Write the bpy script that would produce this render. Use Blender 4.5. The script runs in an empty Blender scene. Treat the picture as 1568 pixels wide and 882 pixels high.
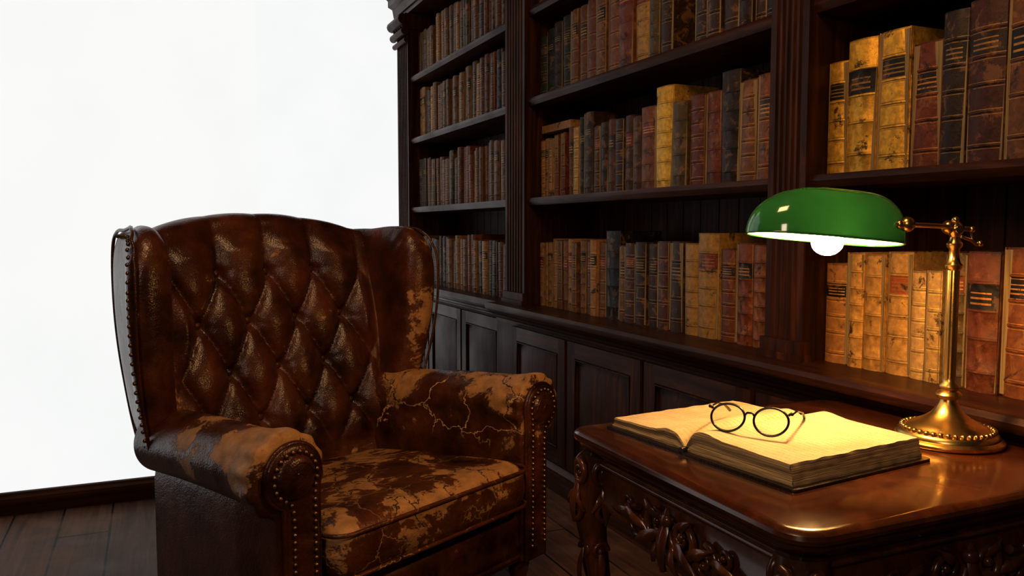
import bpy, math, random
from mathutils import Vector, Matrix, noise
random.seed(7)
pi=math.pi
S=bpy.context.scene
try:
    S.view_settings.view_transform='Standard'
    S.view_settings.look='None'
    S.view_settings.gamma=.85
except Exception as e: print(e)

# ------------------------------------------------------------------ mesh builder
class MB:
    def __init__(s):
        s.v=[];s.f=[];s.m=[];s.c=[];s.w=[];s.cur=(1,1,1,1);s.mat=0
    def add(s,vs,fs,mat=None,col=None,w=None):
        o=len(s.v); s.v+= [tuple(p) for p in vs]
        if w is None: w=[0.0]*len(vs)
        s.w+=list(w)
        for f in fs:
            s.f.append([o+i for i in f]); s.m.append(s.mat if mat is None else mat); s.c.append(s.cur if col is None else col)
    def box(s,x0,x1,y0,y1,z0,z1,**k):
        vs=[(x0,y0,z0),(x1,y0,z0),(x1,y1,z0),(x0,y1,z0),(x0,y0,z1),(x1,y0,z1),(x1,y1,z1),(x0,y1,z1)]
        s.add(vs,[(0,3,2,1),(4,5,6,7),(0,1,5,4),(1,2,6,5),(2,3,7,6),(3,0,4,7)],**k)
    def grid(s,rows,closeu=False,closev=False,**k):
        # rows: list of lists of points
        R=len(rows);C=len(rows[0]);vs=[p for r in rows for p in r];fs=[]
        for i in range(R if closev else R-1):
            for j in range(C if closeu else C-1):
                a=i*C+j;b=i*C+(j+1)%C;c=((i+1)%R)*C+(j+1)%C;d=((i+1)%R)*C+j
                fs.append((a,b,c,d))
        s.add(vs,fs,**k)
    def loft(s,rings,cap=True,**k):
        C=len(rings[0]);R=len(rings);vs=[p for r in rings for p in r];fs=[]
        for i in range(R-1):
            for j in range(C):
                fs.append((i*C+j,i*C+(j+1)%C,(i+1)*C+(j+1)%C,(i+1)*C+j))
        if cap:
            fs.append(tuple(range(C))[::-1]); fs.append(tuple((R-1)*C+j for j in range(C)))
        s.add(vs,fs,**k)
    def tube(s,pts,rad,n=8,closed=False,**k):
        pts=[Vector(p) for p in pts];N=len(pts)
        if not hasattr(rad,'__len__'): rad=[rad]*N
        rings=[];up=None
        for i in range(N):
            if closed: t=pts[(i+1)%N]-pts[i-1]
            else: t=pts[min(i+1,N-1)]-pts[max(i-1,0)]
            if t.length<1e-9: t=Vector((0,0,1))
            t.normalize()
            if up is None:
                up=Vector((0,0,1)) if abs(t.z)<.9 else Vector((1,0,0))
            a=(up-t*up.dot(t)); 
            if a.length<1e-6: a=t.orthogonal()
            a.normalize(); up=a; b=t.cross(a)
            rings.append([pts[i]+(a*math.cos(2*pi*j/n)+b*math.sin(2*pi*j/n))*rad[i] for j in range(n)])
        if closed: rings.append(rings[0]); s.loft(rings,cap=False,**k)
        else: s.loft(rings,cap=True,**k)
    def lathe(s,prof,c=(0,0,0),n=32,**k):
        rings=[[ (c[0]+r*math.cos(2*pi*j/n),c[1]+r*math.sin(2*pi*j/n),c[2]+z) for j in range(n)] for r,z in prof]
        s.loft(rings,cap=True,**k)
    def ball(s,c,r,n=8,m=5,sc=(1,1,1),basis=None,**k):
        rings=[]
        for i in range(m+1):
            ph=pi*i/m; rr=math.sin(ph)+1e-4; z=math.cos(ph)
            ring=[]
            for j in range(n):
                p=Vector((rr*math.cos(2*pi*j/n)*sc[0]*r, rr*math.sin(2*pi*j/n)*sc[1]*r, z*sc[2]*r))
                if basis: p=basis[0]*p.x+basis[1]*p.y+basis[2]*p.z
                ring.append(Vector(c)+p)
            rings.append(ring)
        s.loft(rings[::-1],cap=True,**k)
    def extr(s,poly,y0,y1,**k):  # poly in (x,z), extruded along y
        s.loft([[(x,y0,z) for x,z in poly],[(x,y1,z) for x,z in poly]],**k)
    def prism(s,poly,z0,z1,**k):
        s.loft([[(x,y,z0) for x,y in poly],[(x,y,z1) for x,y in poly]],**k)
    def pillow(s,outline,c,T,fmap,rings=10,p=5,e=.5,Tf=None,wf=None,**k):
        # outline 2D pts, fmap(a,b,off)->3D
        N=len(outline); rr=[math.sin(pi/2*i/rings) for i in range(1,rings+1)]
        for sg in (1,-1):
            rows=[];ws=[]
            vs=[fmap(c[0],c[1],sg*T*(Tf(c[0],c[1]) if Tf else 1))];w=[wf(vs[0]) if wf else 0]
            for r in rr:
                h=T*max(0,1-r**p)**e
                for (a,b) in outline:
                    A=c[0]+(a-c[0])*r;B=c[1]+(b-c[1])*r
                    q=fmap(A,B,sg*h*(Tf(A,B) if Tf else 1)); vs.append(q); w.append(wf(q) if wf else 0)
            fs=[]
            for j in range(N): 
                f=(0,1+j,1+(j+1)%N); fs.append(f if sg>0 else f[::-1])
            for i in range(len(rr)-1):
                for j in range(N):
                    f=(1+i*N+j,1+(i+1)*N+j,1+(i+1)*N+(j+1)%N,1+i*N+(j+1)%N); fs.append(f if sg>0 else f[::-1])
            s.add(vs,fs,w=w,**k)
    def obj(s,name,mats,parent=None,smooth=True,ang=40,loc=None,rot=None,col=False,wear=False,fixn=True):
        me=bpy.data.meshes.new(name); me.from_pydata(s.v,[],s.f)
        for m in mats: me.materials.append(m)
        me.polygons.foreach_set('material_index',s.m)
        if col:
            a=me.color_attributes.new('Col','FLOAT_COLOR','CORNER'); L=[]
            for i,p in enumerate(me.polygons): L+= list(s.c[i])*p.loop_total
            a.data.foreach_set('color',L)
        if wear:
            a=me.attributes.new('wear','FLOAT','POINT'); a.data.foreach_set('value',s.w)
        me.update()
        if fixn:
            import bmesh
            bm=bmesh.new(); bm.from_mesh(me); bmesh.ops.recalc_face_normals(bm,faces=bm.faces); bm.to_mesh(me); bm.free()
        if smooth:
            me.shade_smooth(); me.set_sharp_from_angle(angle=math.radians(ang))
        o=bpy.data.objects.new(name,me); S.collection.objects.link(o)
        if parent: o.parent=parent
        if loc: o.location=loc
        if rot: o.rotation_euler=rot
        return o
def empty(name,loc=(0,0,0),rz=0):
    e=bpy.data.objects.new(name,None); S.collection.objects.link(e); e.location=loc; e.rotation_euler=(0,0,rz); e.empty_display_size=.1
    return e
def rrect(x0,x1,y0,y1,r,n=8):
    P=[]
    for cx,cy,a0 in ((x1-r,y1-r,0),(x0+r,y1-r,90),(x0+r,y0+r,180),(x1-r,y0+r,270)):
        for i in range(n+1):
            a=math.radians(a0+90*i/n); P.append((cx+r*math.cos(a),cy+r*math.sin(a)))
    return P
def crom(P,n=6,closed=True):
    out=[];N=len(P)
    for i in range(N if closed else N-1):
        g=lambda k:P[k%N] if closed else P[max(0,min(N-1,k))]
        p0,p1,p2,p3=g(i-1),g(i),g(i+1),g(i+2)
        for j in range(n):
            t=j/n
            out.append(tuple(.5*(2*b+(c-a)*t+(2*a-5*b+4*c-d)*t*t+(-a+3*b-3*c+d)*t**3) for a,b,c,d in zip(p0,p1,p2,p3)))
    if not closed: out.append(tuple(P[-1]))
    return out

# ------------------------------------------------------------------ materials
class NT:
    def __init__(s,name):
        s.m=bpy.data.materials.new(name); s.m.use_nodes=True; s.t=s.m.node_tree; s.n=s.t.nodes; s.b=s.n['Principled BSDF']; s.o=s.n['Material Output']
        s.tc=s.n.new('ShaderNodeTexCoord')
    def L(s,a,b): s.t.links.new(a,b)
    def map(s,scale=(1,1,1),rot=(0,0,0),src=None):
        m=s.n.new('ShaderNodeMapping'); m.inputs['Scale'].default_value=scale; m.inputs['Rotation'].default_value=rot
        s.L(src or s.tc.outputs['Object'],m.inputs['Vector']); return m.outputs[0]
    def noise(s,vec=None,scale=5,detail=6,rough=.6,dist=0):
        n=s.n.new('ShaderNodeTexNoise'); n.inputs['Scale'].default_value=scale;n.inputs['Detail'].default_value=detail;n.inputs['Roughness'].default_value=rough;n.inputs['Distortion'].default_value=dist
        s.L(vec or s.tc.outputs['Object'],n.inputs['Vector']); return n
    def ramp(s,fac,stops,interp='LINEAR'):
        r=s.n.new('ShaderNodeValToRGB'); cr=r.color_ramp; cr.interpolation=interp
        while len(cr.elements)<len(stops): cr.elements.new(.5)
        for e,(p,c) in zip(cr.elements,stops):
            e.position=p; e.color=(c if hasattr(c,'__len__') and len(c)==4 else ((c[0],c[1],c[2],1) if hasattr(c,'__len__') else (c,c,c,1)))
        s.L(fac,r.inputs[0]); return r.outputs[0]
    def math(s,op,a,b=None,c=None):
        n=s.n.new('ShaderNodeMath'); n.operation=op
        for i,x in enumerate((a,b,c)):
            if x is None: continue
            if hasattr(x,'is_linked') or hasattr(x,'links'): s.L(x,n.inputs[i])
            else: n.inputs[i].default_value=x
        return n.outputs[0]
    def mix(s,fac,a,b,mode='MIX'):
        n=s.n.new('ShaderNodeMix'); n.data_type='RGBA'; n.blend_type=mode
        for i,x in ((0,fac),(6,a),(7,b)):
            if hasattr(x,'links'): s.L(x,n.inputs[i])
            elif i==0: n.inputs[0].default_value=x
            else: n.inputs[i].default_value=(x[0],x[1],x[2],1)
        return n.outputs[2]
    def bump(s,h,strength=.3,dist=.01,nrm=None):
        b=s.n.new('ShaderNodeBump'); b.inputs['Strength'].default_value=strength; b.inputs['Distance'].default_value=dist
        s.L(h,b.inputs['Height']); 
        if nrm: s.L(nrm,b.inputs['Normal'])
        return b.outputs[0]
    def set(s,**k):
        for a,x in k.items():
            i=s.b.inputs[a.replace('_',' ')]
            if hasattr(x,'links'): s.L(x,i)
            else: i.default_value=(tuple(x)+(1,) if hasattr(x,'__len__') and len(x)==3 else x)
        return s.m

def wood(name,c0,c1,c2,rough=.4,grain=(30,30,2),spec=.35,coat=0,bs=.25):
    t=NT(name); v=t.map(grain); n=t.noise(v,1.0,8,.65,1.2); n2=t.noise(None,3,4)
    c=t.ramp(n.outputs[0],[(.3,c0),(.52,c1),(.75,c2)])
    c=t.mix(t.math('MULTIPLY',n2.outputs[0],.7),c,c0)
    r=t.ramp(n2.outputs[0],[(.3,rough-.08),(.7,rough+.12)])
    t.set(Base_Color=c,Roughness=r,Normal=t.bump(n.outputs[0],bs,.002)); t.b.inputs['Specular IOR Level'].default_value=spec
    t.b.inputs['Coat Weight'].default_value=coat; t.b.inputs['Coat Roughness'].default_value=.12
    return t.m
M_case=wood('dark_bookcase_wood',(.013,.0042,.0018),(.060,.017,.006),(.17,.052,.017),.42,(25,25,1.6),.15)
M_caseH=wood('dark_bookcase_wood_horizontal',(.015,.005,.002),(.065,.019,.007),(.17,.053,.018),.36,(25,1.6,25),.20)
M_table=wood('table_mahogany',(.024,.006,.002),(.10,.025,.006),(.27,.085,.02),.20,(7,4,10),.5,.6,.08)
M_tabled=wood('table_mahogany_carved',(.028,.008,.003),(.13,.035,.009),(.28,.085,.02),.28,(12,12,5),.5,.4,.25)

t=NT('floor_planks')
br=t.n.new('ShaderNodeTexBrick'); t.L(t.map((1,1,1),(0,0,pi/2)),br.inputs['Vector'])
br.inputs['Scale'].default_value=1; br.inputs['Brick Width'].default_value=1.3; br.inputs['Row Height'].default_value=.17; br.inputs['Mortar Size'].default_value=.004
br.inputs['Color1'].default_value=(.15,.072,.042,1); br.inputs['Color2'].default_value=(.085,.040,.024,1); br.inputs['Mortar'].default_value=(.004,.002,.002,1)
n=t.noise(t.map((30,2,1)),1,8,.6,1); n2=t.noise(None,4,6)
c=t.mix(.8,br.outputs[0],t.ramp(n.outputs[0],[(.3,.35),(.7,1.5)]),'MULTIPLY')
c=t.mix(t.ramp(n2.outputs[0],[(.5,0),(.70,.6)]),c,(.20,.12,.075))
M_floor=t.set(Base_Color=c,Roughness=t.ramp(n2.outputs[0],[(.3,.45),(.7,.65)]),Normal=t.bump(n.outputs[0],.2,.002)); t.b.inputs['Specular IOR Level'].default_value=.2

t=NT('white_wall_glow'); n=t.noise(None,2,3)
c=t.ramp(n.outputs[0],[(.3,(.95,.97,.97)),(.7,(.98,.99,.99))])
M_wallglow=t.set(Base_Color=(.12,.125,.125),Roughness=.9,Emission_Color=c,Emission_Strength=.955)  # wall glows by itself: overexposed brightness put into the emission
t=NT('white_wall_paint_plain'); n=t.noise(None,2,3)
M_white2=t.set(Base_Color=t.ramp(n.outputs[0],[(.3,(.8,.82,.82)),(.7,(.88,.9,.9))]),Roughness=.9)  # plain white paint without emission
t=NT('dark_plaster'); n=t.noise(None,3,5)
M_dark=t.set(Base_Color=t.ramp(n.outputs[0],[(.3,(.03,.025,.02)),(.7,(.05,.04,.03))]),Roughness=.9)

def leather(name,d0,d1,worn,crackc,cracks=0,kw=.5,gate0=.45):
    t=NT(name)
    at=t.n.new('ShaderNodeAttribute'); at.attribute_name='wear'; w=at.outputs['Fac']
    n1=t.noise(None,7,8,.6); base=t.ramp(n1.outputs[0],[(.35,d0),(.58,d1),(.78,tuple(x*2.0 for x in d1))])
    n2=t.noise(None,5.5,14,.70,.35)
    m=t.math('ADD',n2.outputs[0],t.math('MULTIPLY',t.math('MULTIPLY',w,w),kw)); mask=t.ramp(m,[(.648,0),(.668,1)])
    n3=t.noise(None,28,6,.6); wc=t.ramp(n3.outputs[0],[(.3,tuple(x*.55 for x in worn)),(.65,worn)])
    # soft partially rubbed zone around patches
    soft=t.ramp(m,[(.54,0),(.66,.35)])
    base=t.mix(soft,base,tuple(x*y for x,y in zip(worn,(.42,.30,.24))))
    col=t.mix(mask,base,wc)
    v2=t.n.new('ShaderNodeTexVoronoi'); v2.inputs['Scale'].default_value=260; t.L(t.tc.outputs['Object'],v2.inputs['Vector'])
    nb=t.noise(None,14,6,.6)
    h=t.math('ADD',t.math('MULTIPLY',v2.outputs['Distance'],.12),nb.outputs[0]); h=t.math('SUBTRACT',h,t.math('MULTIPLY',mask,.18))
    if cracks:
        nd=t.noise(None,8,5,.6); vd=t.n.new('ShaderNodeVectorMath'); vd.operation='MULTIPLY_ADD'
        t.L(nd.outputs['Color'],vd.inputs[0]); vd.inputs[1].default_value=(.16,.16,.16); t.L(t.tc.outputs['Object'],vd.inputs[2])
        n4=t.noise(None,cracks*.55,2); gate=t.math('MULTIPLY',t.ramp(n4.outputs[0],[(gate0,0),(gate0+.06,1)]),t.ramp(w,[(.30,0),(.36,1)]))
        vo=t.n.new('ShaderNodeTexVoronoi'); vo.feature='DISTANCE_TO_EDGE'; vo.inputs['Scale'].default_value=cracks; t.L(vd.outputs[0],vo.inputs['Vector'])
        ck=t.math('MULTIPLY',t.ramp(vo.outputs['Distance'],[(.006,1),(.018,0)]),gate)
        cc=t.mix(mask,crackc,(.02,.009,.005))
        col=t.mix(ck,col,cc); h=t.math('SUBTRACT',h,t.math('MULTIPLY',ck,.5))
    r=t.ramp(n1.outputs[0],[(.3,.24),(.7,.36)]); r=t.mix(mask,r,(.58,.58,.58))
    t.set(Base_Color=col,Roughness=r,Normal=t.bump(h,.45,.008)); t.b.inputs['Specular IOR Level'].default_value=.5
    return t.m
LA=((.015,.0045,.0025),(.090,.021,.007),(.52,.27,.10),(.75,.50,.22))
M_leather=leather('worn_oxblood_leather',*LA)
M_leatherc=leather('cracked_oxblood_leather',*LA,cracks=6.5,gate0=.34)
M_seat=leather('rubbed_seat_leather',LA[0],LA[1],LA[2],(.36,.19,.07),cracks=7,kw=.44,gate0=.40)
def metal(name,c,r=.25,n=30):
    t=NT(name); k=t.noise(None,n,5)
    return t.set(Base_Color=t.ramp(k.outputs[0],[(.3,tuple(x*.55 for x in c)),(.6,c)]),Metallic=1.0,Roughness=t.ramp(k.outputs[0],[(.3,r+.15),(.7,r)]))
M_brass=metal('aged_brass',(.84,.56,.19),.22,9)
M_nail=metal('antique_nailhead',(.32,.19,.09),.35,80)
M_black=NT('black_frame').set(Base_Color=(.01,.008,.007),Roughness=.25)

# books
t=NT('old_book_bindings')
at=t.n.new('ShaderNodeVertexColor'); at.layer_name='Col'
n=t.noise(None,22,10,.7,.4); n2=t.noise(None,60,6,.6)
wm=t.ramp(n.outputs[0],[(.54,0),(.60,.8)])
c=t.mix(t.ramp(n2.outputs[0],[(.35,.6),(.65,0)]),at.outputs['Color'],t.mix(1,at.outputs['Color'],(.33,.28,.26),'MULTIPLY'))
lighter=t.mix(.45,at.outputs['Color'],(.36,.17,.055))
c=t.mix(wm,c,lighter)
nd=t.noise(None,17,10,.75,.5); c=t.mix(t.ramp(nd.outputs[0],[(.57,0),(.62,.9)]),c,(.03,.014,.007))
met=t.math('MULTIPLY',t.math('SUBTRACT',1,at.outputs['Alpha']),.55)
M_book=t.set(Base_Color=c,Metallic=met,Roughness=t.ramp(n2.outputs[0],[(.3,.32),(.7,.55)]),Normal=t.bump(n.outputs[0],.6,.006)); t.b.inputs['Specular IOR Level'].default_value=.35
t=NT('book_page_edges'); n=t.noise(t.map((300,300,6)),1,3)
M_pages=t.set(Base_Color=t.ramp(n.outputs[0],[(.3,(.14,.09,.04)),(.7,(.38,.27,.13))]),Roughness=.9)

# ------------------------------------------------------------------ room
CW=1.95
def plane_box(name,x0,x1,y0,y1,z0,z1,m):
    b=MB(); b.box(x0,x1,y0,y1,z0,z1); return b.obj(name,[m],smooth=False)
plane_box('floor',-2.2,CW+.1,-1.8,5.7,-.1,0,M_floor)
plane_box('wall_back',-2.2,.42,3.60,3.70,0,2.95,M_wallglow)
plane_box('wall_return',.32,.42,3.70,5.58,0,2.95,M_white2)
plane_box('wall_far',.32,CW+.1,5.58,5.68,0,2.95,M_wallglow)
plane_box('wall_right',CW,CW+.1,-1.8,5.58,0,2.95,M_dark)
plane_box('wall_left',-2.3,-2.2,-1.8,3.70,0,2.95,M_dark)
plane_box('ceiling',-2.3,CW+.1,-1.8,5.68,2.95,3.05,M_dark)
b=MB(); b.extr([(0,0),(.018,0),(.018,.065),(.012,.075),(.010,.085),(0,.088)],0,2.62)
o=b.obj('baseboard_back',[M_caseH],smooth=False); o.rotation_euler=(0,0,-pi/2); o.location=(-2.2,3.60,0)
# rotated so that profile x -> -y
b=MB(); b.extr([(0,0),(.018,0),(.018,.065),(.012,.075),(.010,.085),(0,.088)],3.60,5.58); b.obj('baseboard_return',[M_caseH],smooth=False,loc=(.42,0,0))

# ------------------------------------------------------------------ bookcase
bc=MB()
XF=1.57; ZS=[.746,1.240,1.690,2.09,2.50]
posts=[(-.20,-.03),(1.658,1.80),(3.42,3.64),(5.25,5.50)]
bc.box(1.915,1.94,-.2,5.5,0,2.6)
y=-.2
while y<5.5:
    bc.box(1.905,1.9165,y+.003,min(y+.107,5.5),.70,2.5); y+=.11
def fluted(y0,y1,z0,z1,n=5):
    P=[(1.915,y0),(XF,y0)]
    m=.018; w=(y1-y0-2*m)/n
    for i in range(n):
        a=y0+m+i*w
        P.append((XF,a+.004))
        for k in range(1,6):
            P.append((XF+.011*math.sin(pi*k/6),a+.004+(w-.008)*k/6))
        P.append((XF,a+w-.004))
    P+=[(XF,y1),(1.915,y1)]
    bc.prism(P,z0,z1)
for (a,b_) in posts:
    fluted(a,b_,.746,2.5, 5 if b_-a<.2 else 6)
    bc.box(XF-.012,1.6,a-.006,b_+.006,.746,.80)
    bc.box(XF-.018,1.6,a-.010,b_+.010,.746,.765)
    # capital bracket with carved scrolls
    bc.box(XF-.02,1.7,a-.01,b_+.01,2.40,2.50)
    for k,(zz,rr) in enumerate(((2.46,.035),(2.385,.026),(2.33,.018))):
        bc.tube([(XF-.012-.02*(2-k)/2,a-.014,zz),(XF-.012-.02*(2-k)/2,b_+.014,zz)],rr,12)
    for q in range(5): bc.ball((XF-.02,a+(b_-a)*(q+.5)/5,2.43),.02,8,5)
# shelves
secs=[(-.03,1.658),(1.80,3.42),(3.64,5.25)]
for (a,b_) in secs:
    for z in ZS[1:4]:
        bc.extr([(1.585,z-.006),(1.588,z),(1.915,z),(1.915,z-.034),(1.594,z-.034),(1.588,z-.026),(1.583,z-.016)],a,b_,mat=1)
# top & cornice
bc.extr([(XF,2.50),(1.94,2.50),(1.94,2.78),(1.40,2.78),(1.40,2.755),(1.43,2.74),(1.45,2.70),(1.49,2.665),(1.52,2.64),(1.52,2.60),(1.55,2.585),(1.56,2.53),(XF,2.525)],-.2,5.54,mat=1)
# ledge (counter)
def ledge(x,y0,y1,z=.746):
    bc.extr([(x+.004,z),(1.94,z),(1.94,z-.09),(x+.062,z-.09),(x+.058,z-.075),(x+.045,z-.068),(x+.038,z-.056),(x+.022,z-.048),(x+.014,z-.036),(x+.004,z-.032),(x,z-.026),(x-.002,z-.012)],y0,y1,mat=1)
ledge(1.47,-.2,3.66); ledge(1.525,3.66,5.53)
def cab(x,ys,y0,y1):
    bc.box(x,1.93,y0,y1,.0,.66)
    bc.extr([(x-.02,0),(x+.02,0),(x+.02,.11),(x-.004,.11),(x-.010,.10),(x-.02,.09)],y0,y1,mat=1)
    for i in range(len(ys)-1):
        a,c=ys[i]+.012,ys[i+1]-.012
        z0,z1=.125,.650; fw=.062
        bc.box(x-.016,x+.01,a,a+fw,z0,z1); bc.box(x-.016,x+.01,c-fw,c,z0,z1)
        bc.box(x-.016,x+.01,a+fw,c-fw,z1-fw,z1,mat=1); bc.box(x-.016,x+.01,a+fw,c-fw,z0,z0+fw,mat=1)
        # raised panel
        A,C,Z0,Z1=a+fw+.006,c-fw-.006,z0+fw+.006,z1-fw-.006; q=.045
        r0=[(x-.002,A,Z0),(x-.002,C,Z0),(x-.002,C,Z1),(x-.002,A,Z1)]
        r1=[(x-.012,A+q,Z0+q),(x-.012,C-q,Z0+q),(x-.012,C-q,Z1-q),(x-.012,A+q,Z1-q)]
        bc.loft([r0,r1])
        bc.tube([(x-.014,A,Z0),(x-.014,C,Z0),(x-.014,C,Z1),(x-.014,A,Z1)],.005,6,closed=True)
cab(1.532,[.10,.66,1.22,1.78,2.34,2.90,3.46],-.2,3.64)
cab(1.588,[3.68,4.27,4.86,5.45],3.64,5.5)
bc.obj('bookcase',[M_case,M_caseH],ang=30)

# ------------------------------------------------------------------ shelf books
BK=MB(); GOLD=(.85,.52,.12,.1)
def book(y1,th,zb,h,col,met=0,label=None,dx=0,depth=.19,xs=1.64):
    """y1 = far side, going toward -y"""
    y0=y1-th; x=xs+dx; al=1-met
    C=(col[0],col[1],col[2],al); Cd=(col[0]*.55,col[1]*.55,col[2]*.55,al)
    G=(min(1,col[0]*1.5+.35),min(1,col[1]*1.5+.2),col[2]+.06,.2) if not met else (.35,.2,.05,.6)
    lv=[];nb=random.choice([4,5,5,6]);bw=.0035
    fr=[(i+1)/(nb+1)+(-.02 if i else -.06) for i in range(nb)]
    lab=nb-2
    lv=[(0,0,C)]
    gilt=random.random()<.6
    for i,f in enumerate(fr):
        z=f*h
        seg=C
        prev=lv[-1][0]
        if label is not None and i==lab+1:
            seg=label
            lh=z-bw-prev
            ys=[.18,.26,.40,.48,.62,.68]
            for k,yy in enumerate(ys):
                lv.append((prev+lh*yy,0,label if k%2==0 else 'G'))
        if gilt: lv.append((z-bw-.004,0,seg)); lv.append((z-bw-.0025,0,G))
        lv.append((z-bw,0,seg)); lv.append((z-bw*.5,.0025,Cd)); lv.append((z+bw*.5,.0025,C)); lv.append((z+bw,0,Cd))
        if gilt: lv.append((z+bw+.0015,0,G))
    lv.append((h-.004,0,C)); lv.append((h,-.002,Cd))
    K=6; bulge=min(.011,.16*th)
    tw=random.uniform(-.004,.004); tilt=random.uniform(-.006,.006)
    rows=[]
    for (z,off,c) in lv:
        r=[]
        for k in range(K+1):
            s=k/K
            r.append((x+ .006-(bulge+off)*math.sin(pi*s)**.7+tw*(s-.5)*2+tilt*z/h, y0+.001+(th-.002)*s+tilt*.6*z/h, zb+z))
        rows.append(r)
    vs=[p for r in rows for p in r]; o=len(BK.v); BK.v+=vs; BK.w+=[0]*len(vs)
    for i in range(len(rows)-1):
        cc=lv[i+1][2]
        for k in range(K):
            c2=cc
            if cc=='G': c2=G if k in(1,2,3,4) else label
            a=o+i*(K+1)+k; BK.f.append([a,a+K+1,a+K+2,a+1]); BK.m.append(0); BK.c.append(c2)
    zt=zb+h
    for a,c in ((y0+.001,y0+.004),(y1-.004,y1-.001)):
        BK.box(x+.005,x+depth,a+tilt*.6,c+tilt*.6,zb,zt,mat=0,col=C)
    BK.box(x+.003,x+depth-.006,y0+.003+tilt*.6,y1-.003+tilt*.6,zb+.003,zt-.005,mat=1)
RB=(.18,.040,.012);BR=(.18,.070,.018);TAN=(.44,.21,.06);DK=(.048,.021,.010);BLK=(.016,.011,.008);OR=(.34,.10,.02);GR=(.026,.026,.014);GD=(.92,.52,.07);PAR=(.56,.34,.11);NV=(.036,.020,.014);OLV=(.11,.068,.018)
pal=[RB,BR,BR,DK,DK,BLK,(.14,.06,.018),RB,OLV,(.11,.034,.012),(.26,.12,.032)]
labs=[BLK+(1,),(.20,.03,.012,1),(.04,.02,.01,1),None]
def row(y,zb,specs,dx=0):
    for sp in specs:
        th,h,c=sp[:3]; met=sp[3] if len(sp)>3 else 0; lb=sp[4] if len(sp)>4 else random.choice(labs)
        book(y,th,zb,h,c,met,lb,random.uniform(-.008,.008)+dx); y-=th+.001
    return y
def fill(y,yend,zb,pal,hr=(.27,.33),tr=(.03,.06)):
    while True:
        th=random.uniform(*tr)
        if y-th<yend: break
        # runs of sets
        c=random.choice(pal); k=random.choice([1,1,2,3]); h=random.uniform(*hr)
        for _ in range(k):
            if y-th<yend: break
            f=random.uniform(.75,1.25)
            book(y,th,zb,h+random.uniform(-.004,.004),tuple(x*f for x in c),0,random.choice(labs),random.uniform(-.01,.01)); y-=th+.001
LB=BLK+(1,)
# right bay, second row
y=row(1.655,ZS[1],[(.068,.29,GD,1,LB),(.088,.330,GD,1,LB),(.093,.335,GD,1,LB),(.082,.29,RB),(.060,.34,NV),(.088,.35,(.08,.024,.014)),(.095,.355,BR),(.07,.35,DK),(.08,.33,RB)])
fill(y,0.0,ZS[1],pal,(.28,.36),(.05,.08))
# right bay first row
y=row(1.655,ZS[0],[(.078,.262,TAN,0,LB),(.057,.293,(.70,.38,.09),.2,None),(.062,.290,(.62,.34,.08),.2,None),(.073,.298,(.68,.38,.10),.4,(.4,.09,.02,1)),(.042,.255,(.66,.41,.15),0,None),(.042,.258,(.62,.39,.13),0,None),(.058,.30,OLV),(.078,.305,(.19,.055,.016),0,LB),(.08,.315,(.24,.08,.02),0,LB),(.06,.3,RB)])
fill(y,0.0,ZS[0],pal,(.26,.34),(.05,.08))
fill(1.65,0.0,ZS[2],[DK,BR,RB],(.28,.35),(.05,.08))
# middle bay
y=row(1.858+.06,ZS[1],[]) 
def rowup(y,zb,specs):
    for sp in specs:
        th,h,c=sp[:3]; met=sp[3] if len(sp)>3 else 0; lb=sp[4] if len(sp)>4 else random.choice(labs)
        y+=th+.001
        book(y,th,zb,h,c,met,lb,random.uniform(-.008,.008))
    return y
y=rowup(1.805,ZS[1],[(.06,.31,BR),(.073,.31,(.22,.07,.018)),(.08,.305,(.2,.08,.02)),(.086,.345,NV),(.082,.295,RB,0,None),(.08,.295,(.15,.035,.012),0,None),(.08,.285,OLV,0,None),(.098,.35,GD,1,None),(.10,.295,(.22,.07,.02)),(.055,.27,(.09,.035,.015)),(.06,.28,(.08,.03,.012)),(.06,.275,DK),(.055,.28,(.12,.04,.015)),(.055,.275,DK),(.055,.27,(.1,.035,.012)),(.08,.33,DK),(.05,.32,BLK),(.05,.285,PAR,0,None),(.045,.29,BR)])
fill(3.41,y+.002,ZS[1],[BR,RB,TAN],(.26,.28),(.04,.05))
y=rowup(1.805,ZS[0],[(.06,.33,NV),(.075,.305,(.30,.10,.02)),(.08,.31,(.22,.06,.015)),(.075,.29,(.17,.05,.014)),(.10,.34,(.44,.24,.05),.3),(.08,.305,(.46,.25,.055),.3,None),(.08,.31,DK),(.075,.31,(.09,.025,.01)),(.07,.30,DK),(.07,.305,DK),(.075,.30,(.07,.025,.01)),(.05,.29,BR),(.10,.345,BLK),(.06,.30,BR),(.05,.31,TAN),(.05,.3,BR),(.05,.305,(.24,.1,.03))])
fill(3.41,y+.002,ZS[0],[BR,TAN],(.29,.31),(.04,.05))
fill(2.25,1.81,ZS[2],[DK,BR,BLK,RB],(.30,.34),(.05,.08))
row(3.41,ZS[2],[(.07,.27,GR),(.08,.29,GR),(.08,.3,DK),(.07,.31,GR),(.07,.32,BR),(.07,.32,(.18,.06,.02)),(.08,.33,(.16,.045,.014)),(.08,.34,BR),(.09,.33,(.22,.08,.025)),(.1,.36,(.19,.05,.015)),(.09,.33,(.46,.26,.07),.2),(.07,.32,OLV),(.07,.33,DK)])
fill(3.41,1.81,ZS[3],pal)
for i,z in enumerate(ZS[:4]):
    fill(5.24,3.65,z,pal+[TAN,TAN,BR,TAN] if i!=1 else pal+[TAN,BR],(.27,.33),(.045,.08))
# leaning flat volume on top in middle bay
BK.box(1.65,1.83,3.12,3.40,ZS[1]+.292,ZS[1]+.325,mat=0,col=TAN+(1,))
BK.obj('shelf_books',[M_book,M_pages],col=True,ang=50,fixn=True)

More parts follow.
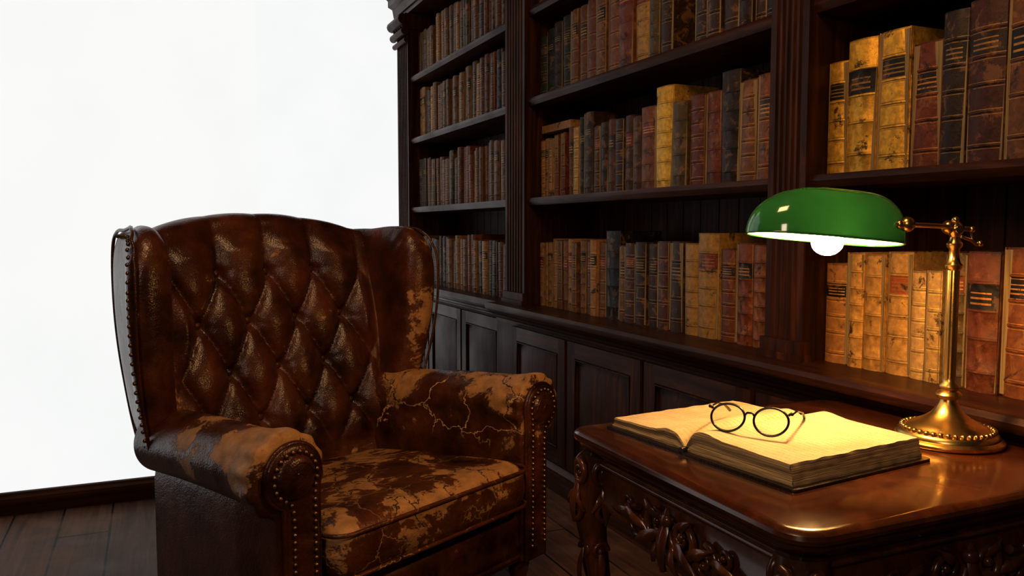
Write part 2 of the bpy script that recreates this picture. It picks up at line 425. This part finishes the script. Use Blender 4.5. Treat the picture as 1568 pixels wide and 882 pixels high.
# ------------------------------------------------------------------ armchair
chair=empty('wingback_armchair',(.633,1.94,0),math.radians(27))
A_=.165;B_=.14;Z0=.97
def puff(s,z):
    if z>Z0:
        k=abs(math.sin(pi*s/A_))**.8; return k
    q1=s/A_+(z-Z0)/(2*B_); q2=s/A_-(z-Z0)/(2*B_)
    return (abs(math.sin(pi*q1))*abs(math.sin(pi*q2)))**.4
def buttons():
    out=[]
    for j in range(0,4):
        for i in range(-3,4):
            s=(i+(.5 if j%2 else 0))*A_; z=Z0-j*B_
            if abs(s)<.30: out.append((s,z))
    return out
BT=buttons()
BW=.375
def tfront(s,z): return .58+(z-.42)*.20-.045*(abs(s)/.36)**4
bk=MB(); rows=[]; W=[]
ns=130
for i in range(ns+1):
    s=-BW+2*BW*i/ns; zt=1.145-.055*(abs(s)/BW)**2.2
    R=.052; r=[]
    nz=110
    for k in range(nz+1):
        z=.33+(zt-R-.33)*k/nz
        e=min(1,max(0,(.36-abs(s))/.05))*min(1,max(0,(z-.42)/.08))
        top=min(1,max(0,(zt-R-z)/.05))
        d=.048*puff(s,z)*e*(.35+.65*top)
        d+=.004*noise.noise(Vector((s*16,z*16,2)))*e
        for (bs,bz) in BT:
            rr=math.hypot(s-bs,z-bz)
            if rr<.07:
                d-=.020*math.exp(-(rr/.018)**2)*e
                an=math.atan2(z-bz,s-bs)
                d-=.0022*max(0,math.sin(an*5+bs*40))*math.exp(-((rr-.03)/.018)**2)*e
        r.append((s,tfront(s,z)-d+.008,z))
    tf=tfront(s,zt-R)
    dl=.048*puff(s,zt-R)*min(1,max(0,(.36-abs(s))/.05))*.35-.008
    for k in range(1,13):
        a=pi*k/12; f=(1-k/12)
        r.append((s,tf+R-R*math.cos(a)-dl*f*math.cos(a/2),zt-R+R*math.sin(a)+.006*f*puff(s,1.1)))
    for k in range(1,9):
        z=(zt-R)+(.16-(zt-R))*k/8; r.append((s,tf+2*R+(z-zt)*.12,z))
    rows.append(r)
wv=[.18+.16*max(0,1-abs(p[2]-.6)/.3) for r in rows for p in r]
bk.grid(rows,w=wv)
for rr in (rows[0],rows[-1]): bk.add(rr,[tuple(range(len(rr)))],w=[0]*len(rr))
bk.obj('backrest',[M_leather],chair,ang=180,wear=True)
bb=MB()
for (s,z) in BT:
    bb.ball((s,tfront(s,z)+.016,z),.0125,12,6,(1,.55,1))
bb.obj('tufting_buttons',[M_leather],chair,ang=180,wear=True)
# wings
WO=crom([(.505,.54),(.475,.66),(.452,.80),(.442,.93),(.450,1.03),(.495,1.095),(.57,1.108),(.66,1.10),(.75,1.095),(.80,1.05),(.79,.90),(.76,.70),(.73,.54),(.62,.50)],10)
nail=MB()
for sg in (-1,1):
    wg=MB()
    def fm(t,z,off,sg=sg):
        s=(.362 if sg<0 else .328)+max(0,.80-t)*(.25 if sg<0 else .22)+(z-.6)*.05
        s+=.018*math.sin(pi*min(1,max(0,(z-.55)/.55)))
        return (sg*(s+off),t,z)
    Tf=lambda t,z: .72+.78*max(0,min(1,(.60-t)/.12))+.05*math.sin(math.atan2(z-.95,t-.60)*22)*max(0,min(1,(z-.98)/.06))*max(0,min(1,(.58-t)/.08))
    wg.pillow(WO,(.63,.84),.042,fm,rings=18,p=7,e=.5,Tf=Tf,wf=lambda q:.12+.25*max(0,min(1,(.5-q[1])/.03)))
    # piping
    wg.tube([fm(.66+(a-.66)*.985,.84+(c-.84)*.985,.030*Tf(a,c)) for a,c in WO],.0045,6,closed=True)
    wg.obj('wing_'+('left' if sg<0 else 'right'),[M_leather],chair,ang=180,wear=True)
    pts=crom([(.52,.56),(.50,.66),(.482,.80),(.478,.93),(.492,1.02),(.535,1.068),(.62,1.08),(.72,1.08)],12,closed=False)
    acc=0;last=None
    for p in pts:
        if last is None or math.dist(p,last)>.017:
            q=fm(p[0],p[1],.042*Tf(*p)*(.86)); nail.ball(q,.0058,6,4); last=p
# arms
def armpoly(R,zc,sc,inner=.352,outer=.462,zb=.14,n=22,rip=0):
    P=[(inner,zb),(inner,zb+.12),(inner,zb+.24),(inner,zc-.055)]
    for k in range(n+1):
        a=math.radians(200-270*k/n)
        rr=R+rip*math.sin(k*2*pi/n*9)
        P.append((sc+rr*math.cos(a),zc+rr*math.sin(a)))
    P+=[(outer,zc-.10),(outer,zb+.2),(outer,zb+.1),(outer,zb)]
    return P
for sg in (-1,1):
    ar=MB(); rings=[];ws=[]
    N=60
    for i in range(N+1):
        t=-.012+.60*(i/N)**1.25
        fr=math.exp(-(max(0,t)/.07)**2)
        nar=(.04 if sg<0 else .05)*max(0,t-.15)/.45
        R=.083+.012*fr-(.018 if i==0 else (.007 if i==1 else 0)); rip=.0042*math.exp(-((t-.02)/.040)**2)
        zc=.580-.03*(t/.6)**2
        P=armpoly(R,zc,.430+.006*fr,rip=rip, inner=.352+(.012 if i==0 else 0),outer=.462-(.012 if i==0 else 0),n=70)
        P=[(x-nar,z) for x,z in P]
        rings.append([(sg*x,t,z) for x,z in P])
        for x,z in P:
            top=max(0,min(1,(z-.50)/.10)); inn=max(0,min(1,(.40-x)/.05))
            f=max(0,1-abs(t-.06)/.16)
            wv=(.15+.42*top*f+.22*top+.12*f)
            if sg>0: wv=max(wv*.9,.40*max(0,min(1,(z-.38)/.05))*(1 if x<.47 else 0),.50*top)
            ws.append(min(1,wv))
    ar.loft(rings,cap=True,w=ws)
    ar.obj('arm_'+('left' if sg<0 else 'right'),[M_leather if sg<0 else M_leatherc],chair,ang=70,wear=True)
    # front facing panel
    fp=MB()
    poly=armpoly(.070,.580,.430,inner=.366,outer=.452,zb=.14,n=30)
    poly=[(x,z) for x,z in poly]
    def ff(a,c,off,sg=sg): return (sg*a,-.020+off*1.0,c)
    # loft of strips : simple raised panel
    r0=[(sg*x,-.010,z) for x,z in poly]; cx,cz=.41,.45
    def ins(d):
        out=[]
        n=len(poly)
        for i in range(n):
            p0=Vector(poly[i-1]);p1=Vector(poly[(i+1)%n]);tt=(p1-p0); tt.normalize(); nn=Vector((tt.y,-tt.x))
            out.append((poly[i][0]+nn.x*d,poly[i][1]+nn.y*d))
        return out
    i1=ins(.006); i2=ins(.016)
    rr=[r0,[(sg*x,-.022,z) for x,z in poly],[(sg*x,-.027,z) for x,z in i1],[(sg*x,-.028,z) for x,z in i2]]
    fp.loft(rr,cap=True,w=[.22]*(len(poly)*4))
    fp.tube([(sg*x,-.018,z) for x,z in poly],.006,8,closed=True)
    # padded scroll disc: a shallow dome with a spiral seam
    rings=[]
    for r_,y_ in ((.050,-.027),(.047,-.033),(.038,-.039),(.022,-.042),(.004,-.043)):
        rings.append([(sg*(.430+r_*(1+.02*math.sin(k*2*pi/48*14)*(r_>.03))*math.cos(2*pi*k/48)),y_,.580+r_*math.sin(2*pi*k/48)) for k in range(48)])
    fp.loft(rings,cap=True,w=[.3]*(48*5))
    sp=[]
    for k in range(30):
        a=2*pi*k/22; r_=.040*math.exp(-.05*k); sp.append((sg*(.430+r_*math.cos(pi-a)),-.0375-.004*k/30,.580+r_*math.sin(pi-a)))
    fp.tube(sp,.003,6)
    fp.obj('arm_facing_'+('left' if sg<0 else 'right'),[M_leather],chair,ang=60,wear=True)
    last=None
    for ply in (i2,):
        for i in range(len(ply)):
            p=ply[i];q=ply[(i+1)%len(ply)]
            d=math.dist(p,q);nn=max(1,int(d/.004))
            for k in range(nn):
                c=(p[0]+(q[0]-p[0])*k/nn,p[1]+(q[1]-p[1])*k/nn)
                if c[1]<.18: continue
                if last is None or math.dist(c,last)>.0155:
                    nail.ball((sg*c[0],-.030,c[1]),.0056,6,4); last=c
nail.obj('nailhead_trim',[M_nail],chair,ang=180)
# seat cushion
sc=MB()
O=rrect(-.345,.345,-.055,.60,.05,8)
# densify
O2=[]
for i in range(len(O)):
    p,q=O[i],O[(i+1)%len(O)]; d=math.dist(p,q); n=max(1,int(d/.03))
    for k in range(n): O2.append((p[0]+(q[0]-p[0])*k/n,p[1]+(q[1]-p[1])*k/n))
def sm(a,c,off):
    cr=(1-(a/.36)**2)*(1-((c-.27)/.36)**2)
    z=.375+off+(.022*max(0,cr) if off>0 else 0)-.06*max(0,c)/.6
    if off>0:
        z+=.006*noise.noise(Vector((a*7,c*7,0)))
    else: z+=.003*noise.noise(Vector((a*9,c*9,3)))
    return (a,c,z)
sc.pillow(O2,(0,.27),.066,sm,rings=26,p=26,e=.55,wf=lambda q:(.60 if q[2]+.1*q[1]>.40 else .46))
for zz in (.425,.325):
    sc.tube([(a*1.003,c if c>0 else c*1.01,zz-.06*max(0,c)/.6) for a,c in O],.0055,8,closed=True,w=None)
sc.w=[x if x else .35 for x in sc.w]
sc.obj('seat_cushion',[M_seat],chair,ang=180,wear=True)
# base
bs=MB()
def bpoly(i,z): return [(x*(1-.12*max(0,y)/.66),y,z) for x,y in rrect(-.44+i,.44-i,.0+i,.66-i,.03,5)]
bs.loft([bpoly(i,z) for i,z in ((.01,.13),(0,.14),(0,.26),(.012,.275))],w=None)
bs.w=[.3]*len(bs.v)
bs.tube([(-.35,-.004,.155),(.35,-.004,.155)],.006,8)
bs.obj('seat_rail',[M_leather],chair,ang=50,wear=True)
lg=MB()
for x,y in ((-.40,.04),(.40,.04),(-.35,.62),(.35,.62)):
    lg.lathe([(.016,0),(.022,.006),(.024,.02),(.017,.035),(.02,.05),(.030,.085),(.034,.11),(.028,.12),(.032,.135),(.032,.15)],(x,y,0),20)
lg.obj('chair_legs',[M_tabled],chair)

# ------------------------------------------------------------------ side table
table=empty('carved_side_table',(0,0,0))
TX0,TX1,TY0,TY1,TZ=.757,1.462,.79,1.455,.70
tp=MB()
prof=[(.10,.7),(.02,.7),(.008,.6985),(.002,.694),(0,.688),(.002,.682),(.008,.6785),(.012,.677),(.013,.671),(.018,.664),(.028,.659),(.034,.657),(.036,.650),(.042,.645)]
rings=[]
for d,z in prof: rings.append([(x,y,z) for x,y in rrect(TX0+d,TX1-d,TY0+d,TY1-d,max(.008,.055-d*.9),10)])
tp.loft(rings[::-1],cap=True)
tp.obj('table_top',[M_table],table,ang=30)
ap=MB()
AX=TX0+.040; AY=TY0+.040
def zbot(f): # f 0..1
    u=abs(f-.5)*2
    return .555-.028*math.cos(u*pi)*1.0+ .0+ (.03 if u<.9 else 0)*0 -.03*max(0,(u-.75)/.25)**2+ .02*math.sin(u*2*pi)
def apron(p0,p1,nrm,th=.022):
    n=40; rows=[]
    p0=Vector(p0);p1=Vector(p1);nv=Vector(nrm)
    for i in range(n+1):
        f=i/n; p=p0.lerp(p1,f); zb=zbot(f)
        o=nv*.0; q=nv*-th
        a=p; c=p+q
        rows.append([(a.x,a.y,.646),(a.x,a.y,zb+.012),((a+nv*.004).x,(a+nv*.004).y,zb+.008),((a+nv*.004).x,(a+nv*.004).y,zb),(c.x,c.y,zb),(c.x,c.y,.646)])
    ap.grid(rows,closeu=True)
apron((AX,TY0+.05,0),(AX,TY1-.05,0),(-1,0,0))
apron((TX0+.05,AY,0),(TX1-.05,AY,0),(0,-1,0))
ap.box(AX,TX1-.04,TY1-.065,TY1-.045,.56,.65); ap.box(TX1-.065,TX1-.045,AY,TY1-.05,.56,.65)
ap.box(AX+.03,TX1-.06,AY+.03,TY1-.07,.575,.650)
# legs
def leg(cx,cy,dx,dy):
    pts=[];rad=[]
    prof=[(.65,.0,.036),(.62,.004,.038),(.58,.014,.040),(.54,.020,.036),(.49,.016,.029),(.43,.006,.024),(.36,-.004,.021),(.26,-.010,.018),(.16,-.010,.0165),(.09,-.002,.017),(.05,.010,.020),(.025,.018,.024),(.0,.020,.022)]
    for z,o,r in crom(prof,4,closed=False):
        pts.append((cx+dx*o,cy+dy*o,max(0,z))); rad.append(r)
    # ensure vertical-ish order
    ap.tube(pts,rad,14)
    return
def spiral(c,e1,e2,r0,turns,tr,flip=1,a0=0,tip=.35,lift=None,n=26,k=1.0):
    c=Vector(c);e1=Vector(e1);e2=Vector(e2);nv=e1.cross(e2)
    P=[];R=[]
    for i in range(n+1):
        f=i/n; a=a0+flip*2*pi*turns*f; r=r0*(1-f)**k+r0*.08
        P.append(c+e1*r*math.cos(a)+e2*r*math.sin(a)+nv*(.004*f)); R.append(tr*(1-(1-tip)*f))
    ap.tube(P,R,8); ap.ball(P[-1],tr*1.0,8,5)
def leaf(c,d,nrm,L,W,T=.008):
    d=Vector(d).normalized();nrm=Vector(nrm).normalized();s=nrm.cross(d)
    rings=[];n=10
    for i in range(n+1):
        f=i/n; w=W*math.sin(pi*min(1,f*.92+.04))**.8*(1-.4*f); cc=Vector(c)+d*L*f+nrm*(T*math.sin(pi*f)+T*.6*f*f)
        rings.append([cc+s*w*math.cos(2*pi*j/10)+nrm*T*.55*math.sin(2*pi*j/10)*(1-.6*abs(math.cos(2*pi*j/10))) for j in range(10)])
    ap.loft(rings,cap=True)
CN=((TX0+.055,TY1-.055,-.7,.7),(TX0+.055,TY0+.055,-.7,-.7),(TX1-.06,TY0+.055,.7,-.7),(TX1-.06,TY1-.055,.7,.7))
for c in CN: leg(*c)
def carve_leg(cx,cy,fx):
    # scrolls on the -x face and the side face of leg knee
    for (nv,e1) in (((-1,0,0),(0,1,0)),((0,-1,0),(1,0,0)),((0,1,0),(1,0,0))):
        nv=Vector(nv); e1=Vector(e1); base=Vector((cx,cy,0))+nv*.036
        z=Vector((0,0,1))
        spiral(base+z*.615,e1,z,.024,1.6,.0075,1,pi/2)
        spiral(base+z*.545+nv*.006,e1,z,.020,1.5,.0065,-1,-pi/2)
        leaf(base+z*.60,(0,0,-1),nv,.085,.015,.012)
        leaf(base+z*.585,tuple(e1*.6-z*.8),nv,.05,.010,.009)
        leaf(base+z*.585,tuple(-e1*.6-z*.8),nv,.05,.010,.009)
        spiral(base+z*.455-nv*.014,e1,z,.017,1.4,.006,1,0)
        leaf(base+z*.46-nv*.012,(0,0,-1),nv,.08,.011,.009)
for c in CN[:3]: carve_leg(c[0]+c[2]*.012,c[1]+c[3]*.012,0)
# central carving cluster
def cluster(o,e1,nv):
    o=Vector(o);e1=Vector(e1);nv=Vector(nv);z=Vector((0,0,1))
    E=lambda a,b,c=0:o+e1*a+z*b+nv*c
    for s in (-1,1):
        spiral(E(s*.040,.010,.012),tuple(e1*s),z,.036,1.7,.0085,1,pi)
        spiral(E(s*.098,-.012,.010),tuple(e1*s),z,.030,1.6,.0075,-1,pi*.5)
        spiral(E(s*.140,.014,.006),tuple(e1*s),z,.018,1.4,.006,1,pi)
        leaf(E(s*.02,.0,.012),tuple(e1*s*1-z*.5),nv,.08,.014,.012)
        leaf(E(s*.06,-.01,.012),tuple(e1*s*1+z*.45),nv,.07,.012,.012)
        leaf(E(s*.10,.004,.008),tuple(e1*s*1-z*.1),nv,.08,.012,.010)
        leaf(E(s*.012,-.01,.014),tuple(e1*s*.5-z*1),nv,.05,.012,.010)
        leaf(E(s*.03,.02,.010),tuple(e1*s*.8+z*.6),nv,.045,.010,.010)
    leaf(E(0,.03,.014),(0,0,-1),nv,.09,.018,.014)
    ap.ball(E(0,.028,.016),.013,12,6)
    leaf(E(0,.02,.010),(0,0,1),nv,.03,.014,.008)
cluster((AX,(TY0+TY1)/2,.582),(0,1,0),(-1,0,0))
cluster(((TX0+TX1)/2,AY,.582),(1,0,0),(0,-1,0))
# bead moulding under top
for (p,q) in (((AX-.003,TY0+.07),(AX-.003,TY1-.07)),((TX0+.07,AY-.003),(TX1-.07,AY-.003))):
    ap.tube([(p[0],p[1],.637),(q[0],q[1],.637)],.005,8)
ap.obj('carved_apron_and_legs',[M_tabled],table,ang=50)

# ------------------------------------------------------------------ open book
ob=empty('open_book',(.862,1.186,.7005),math.atan2(.115,.993)) # local +x along gutter, local -y toward right page
t=NT('aged_paper')
sep=t.n.new('ShaderNodeSeparateXYZ'); t.L(t.tc.outputs['Object'],sep.inputs[0])
ln=t.math('FRACT',t.math('MULTIPLY',sep.outputs['X'],80)); lm=t.math('GREATER_THAN',ln,.62)
nn=t.noise(t.map((150,420,1)),1,3,.6); tx=t.math('MULTIPLY',lm,t.ramp(nn.outputs[0],[(.45,0),(.55,.30)]))
ag=t.noise(None,9,8,.65)
pc=t.ramp(ag.outputs[0],[(.3,(.46,.34,.19)),(.6,(.64,.53,.35))])
M_paper=t.set(Base_Color=t.mix(tx,pc,(.2,.13,.07)),Roughness=.85)
t=NT('page_block_edge'); n=t.noise(t.map((8,8,700)),1,2,.5)
M_edge=t.set(Base_Color=t.ramp(n.outputs[0],[(.35,(.22,.13,.055)),(.65,(.62,.45,.23))]),Roughness=.9,Normal=t.bump(n.outputs[0],.6,.002))
M_cover=leather('book_cover_leather',(.012,.008,.006),(.04,.02,.012),(.2,.1,.04),(.2,.1,.04))
HL=.322
pg=MB()
def pagez(v): # v: across, + = right page
    if v>=0: w=.232; H=.036; u=v/w; return .006+H*(1-math.exp(-v/.012))*(1-.12*u)+.006*math.exp(-((v-.04)/.03)**2)
    v=-v; w=.205; H=.022; u=v/w; return .006+H*(1-math.exp(-v/.012))*(1-.25*u)+.008*math.exp(-((v-.045)/.03)**2)
for sgn,w in ((1,.232),(-1,.205)):
    rows=[]
    nv,nx=30,60
    for i in range(nx+1):
        x=HL*i/nx; r=[]
        rag=.0035*noise.noise(Vector((x*30,sgn,9)))
        for k in range(nv+1):
            v=sgn*(w*(k/nv)**1.4+rag*(k/nv)**6)
            wob=.0015*noise.noise(Vector((x*40,v*20,1)))*(k/nv)
            r.append((x+(.0025*noise.noise(Vector((v*60,3,0))) if i in (0,nx) else 0),-v,pagez(v)+wob))
        # down the fore edge
        zt=pagez(sgn*w); 
        for k in range(1,6):
            f=k/5
            r.append((x,-sgn*(w+.008*f+.0025*noise.noise(Vector((x*50,k*2.0,5)))),zt+(.004-zt)*f))
        rows.append(r)
    C=len(rows[0])
    pg.grid([r[:nv+1] for r in rows],mat=0)
    pg.grid([r[nv:] for r in rows],mat=1)
    for i,rw in ((0,rows[0]),(1,rows[-1])):
        top=rw[:nv+1]; rr=[]
        for k in range(7):
            f=k/6; rr.append([(p[0]+(-.002 if i==0 else .002)*math.sin(f*9),p[1]-(sgn*.008*f*(q/nv)),p[2]+(.004-p[2])*f) for q,p in enumerate(top)])
        pg.grid(rr,mat=1)
pg.obj('pages',[M_paper,M_edge],ob,ang=40,fixn=False)
cv=MB()
cv.loft([[(x,y,z) for x,y in rrect(-.012,HL+.012,-.252,.222,.008,4)] for z in (0,.004)],w=None)
cv.tube([(-.012,0,.006),(HL+.012,0,.006)],.006,10)
cv.obj('book_cover',[M_cover],ob,ang=40,wear=True)

# ------------------------------------------------------------------ eyeglasses
gl=empty('reading_glasses',(.930,1.104,.7467),math.atan2(-.79,.62)); gl.scale=(.92,1.22,.92)
g=MB()
def lensring(cx,tilt=.45):
    P=[]
    for k in range(36):
        a=2*pi*k/36; x=.0315*math.cos(a)*(1+.05*math.sin(a)); z=.0235*math.sin(a)
        P.append((cx+x, tilt*(z+.0245), z+.0245))
    return P
for s in (-1,1):
    P=lensring(s*.040); g.tube(P,.0023,8,closed=True)
    hx=s*.0735; g.tube([(s*.070,.45*.036,.038),(hx,.45*.04,.041),(s*.076,.020,.041)],.0026,8)
    g.tube([(s*.076,.018,.041),(s*.077,.06,.036),(s*.077,.105,.022),(s*.076,.125,.010),(s*.075,.138,.001)],[.0024,.002,.002,.0028,.003],8)
    g.ball((s*.076,.018,.041),.0037,8,5)
g.tube([(-.0095,.45*.030,.030),(-.005,.45*.034,.036),(.005,.45*.034,.036),(.0095,.45*.030,.030)],.0021,8)
g.obj('frame',[M_black],gl,ang=180)
t=NT('spectacle_glass'); 
tr=t.n.new('ShaderNodeBsdfTransparent'); gs=t.n.new('ShaderNodeBsdfGlossy'); gs.inputs['Roughness'].default_value=.03; mx=t.n.new('ShaderNodeMixShader'); mx.inputs[0].default_value=.06
t.L(tr.outputs[0],mx.inputs[1]); t.L(gs.outputs[0],mx.inputs[2]); t.L(mx.outputs[0],t.o.inputs['Surface']); M_lens=t.m
ln_=MB()
for s in (-1,1):
    P=lensring(s*.040); ln_.add(P,[tuple(range(36))])
ln_.obj('lenses',[M_lens],gl,smooth=False)

# ------------------------------------------------------------------ bankers lamp
LX,LY=1.362,1.055
lamp=empty('bankers_lamp',(LX,LY,.7005),math.radians(-23.8))
lb=MB()
lb.lathe([(.093,0),(.096,.003),(.096,.008),(.091,.012),(.088,.013),(.087,.019),(.080,.024),(.074,.0255),(.068,.031),(.056,.037),(.042,.044),(.030,.053),(.021,.064),(.016,.074),(.014,.080),(.020,.084),(.023,.089),(.020,.094),(.014,.097),(.017,.102),(.017,.106),(.0115,.112),(.0105,.12)],n=48)
for k in range(40):
    a=2*pi*k/40; lb.ball((.0775*math.cos(a),.0775*math.sin(a),.0265),.0055,8,5,(1,1,.8))
# fluted column
for i in range(1):
    rings=[]
    for z in (.118,.325):
        rings.append([((.0100+.0006*math.cos(10*2*pi*j/80))*math.cos(2*pi*j/80),(.0100+.0006*math.cos(10*2*pi*j/80))*math.sin(2*pi*j/80),z) for j in range(80)])
    lb.loft(rings)
lb.lathe([(.010,.322),(.014,.326),(.015,.332),(.011,.337),(.009,.345),(.009,.362),(.013,.366),(.014,.372),(.010,.377),(.008,.384),(.012,.390),(.0155,.397),(.015,.404),(.009,.410),(.006,.413),(.007,.416),(.005,.420),(.001,.422)],n=28)
# horizontal arm to shade with knobs
lb.tube([(.03,-.002,.398),(.012,0,.400),(-.03,-.014,.404),(-.09,-.045,.406),(-.118,-.064,.407)],[.004,.005,.0045,.0045,.005],10)
lb.ball((-.012,0,.402),.013,14,8); lb.ball((-.122,-.068,.407),.0135,14,8,(1,1,1)); lb.ball((-.136,-.070,.407),.008,10,6)
lb.ball((.030,-.002,.398),.006,10,6)
lb.tube([(.012,0,.385),(.030,0,.378),(.040,0,.370),(.046,0,.372)],[.003,.003,.003,.003],8); lb.ball((.047,0,.372),.006,8,5)
lb.tube([(.0,-.016,.398),(.0,.016,.398)],.007,12)
lb.tube([(.034,0,.375),(.030,0,.398)],.003,8)
# socket stem under shade
lb.tube([(-.122,-.064,.407),(-.150,-.048,.404),(-.18,-.02,.402),(-.200,0,.400)],.004,8)
lb.tube([(-.180,0,.402),(-.215,0,.398)],.013,14)
lb.obj('brass_stand',[M_brass],lamp,ang=45)
# shade
def glass_mat(name,c,tw,gl=.15):
    t=NT(name); n=t.noise(None,12,3)
    t.set(Base_Color=t.ramp(n.outputs[0],[(.3,tuple(x*.8 for x in c)),(.7,c)]),Roughness=.12); t.b.inputs['Coat Weight'].default_value=.6
    tl=t.n.new('ShaderNodeBsdfTranslucent'); tl.inputs[0].default_value=(c[0],c[1],c[2],1)
    mx=t.n.new('ShaderNodeMixShader'); mx.inputs[0].default_value=tw
    t.L(t.b.outputs[0],mx.inputs[1]); t.L(tl.outputs[0],mx.inputs[2]); t.L(mx.outputs[0],t.o.inputs['Surface']); return t.m
M_green=glass_mat('green_cased_glass',(.035,.19,.06),.24)
M_inner=glass_mat('opal_glass_lining',(.85,.85,.75),.09)
shade=MB()
def shpt(u,ph,sc=1):
    Lh=.142
    # superelliptic ends : blunt on column side, rounder on far side
    p=5 if u>0 else 2.2
    h=max(0,1-abs(u)**p)**(.45)
    wv=max(0,1-abs(u)**(p+1))**.5
    cz=math.sin(ph)**.85 if math.sin(ph)>0 else 0
    return (Lh*u*sc, .078*wv*math.cos(ph)*sc, .094*h*cz*sc)
NU,NP=48,24
for sc_,mt in ((1,0),(.972,1)):
    rows=[]
    for i in range(NU+1):
        u=-math.cos(pi*i/NU); rows.append([shpt(u,pi*k/NP,sc_) for k in range(NP+1)])
    shade.grid(rows,mat=mt)
# rim
rim=[shpt(-math.cos(pi*i/NU),0,.986) for i in range(NU+1)]+[shpt(math.cos(pi*i/NU),pi,.986) for i in range(1,NU)]
shade.tube(rim,.0022,8,closed=True,mat=0)
o=shade.obj('glass_shade',[M_green,M_inner],lamp,ang=180,loc=(-.244,0,.381),fixn=False)
o.rotation_euler=(math.radians(-4),math.radians(5),0)
bl=MB(); bl.ball((0,0,0),.024,24,14,(1.2,1,1))
t=NT('lit_bulb'); t.set(Base_Color=(1,.8,.5),Emission_Color=(1.0,.58,.22),Emission_Strength=500.0)
bl.obj('bulb',[t.m],lamp,ang=180,loc=(-.240,-.01,.374))

# ------------------------------------------------------------------ lights
def area(name,loc,target,size,e,col):
    l=bpy.data.lights.new(name,'AREA'); l.energy=e; l.size=size; l.color=col; l.shape='SQUARE'
    o=bpy.data.objects.new(name,l); S.collection.objects.link(o); o.location=loc
    o.rotation_euler=(Vector(target)-Vector(loc)).to_track_quat('-Z','Y').to_euler(); return o
area('warm_shelf_fill',(.3,1.0,2.75),(1.55,2.1,1.3),.5,24,(1,.62,.30))  # unseen soft area light added to brighten the shelves
area('front_left_fill',(-1.1,-.5,2.0),(.7,1.9,.7),.5,14,(1,.78,.58))  # unseen soft area light added for chair highlights and table carving
w=bpy.data.worlds.new('World'); S.world=w; w.use_nodes=True
w.node_tree.nodes['Background'].inputs[0].default_value=(.6,.65,.8,1); w.node_tree.nodes['Background'].inputs[1].default_value=.02

cam=bpy.data.cameras.new('camera'); co=bpy.data.objects.new('camera',cam); S.collection.objects.link(co)
co.location=(0,0,1.1); co.rotation_euler=(math.radians(90-4.16),0,math.radians(-23.8)); cam.lens=28.7; cam.sensor_width=36; cam.clip_start=.02
S.camera=co
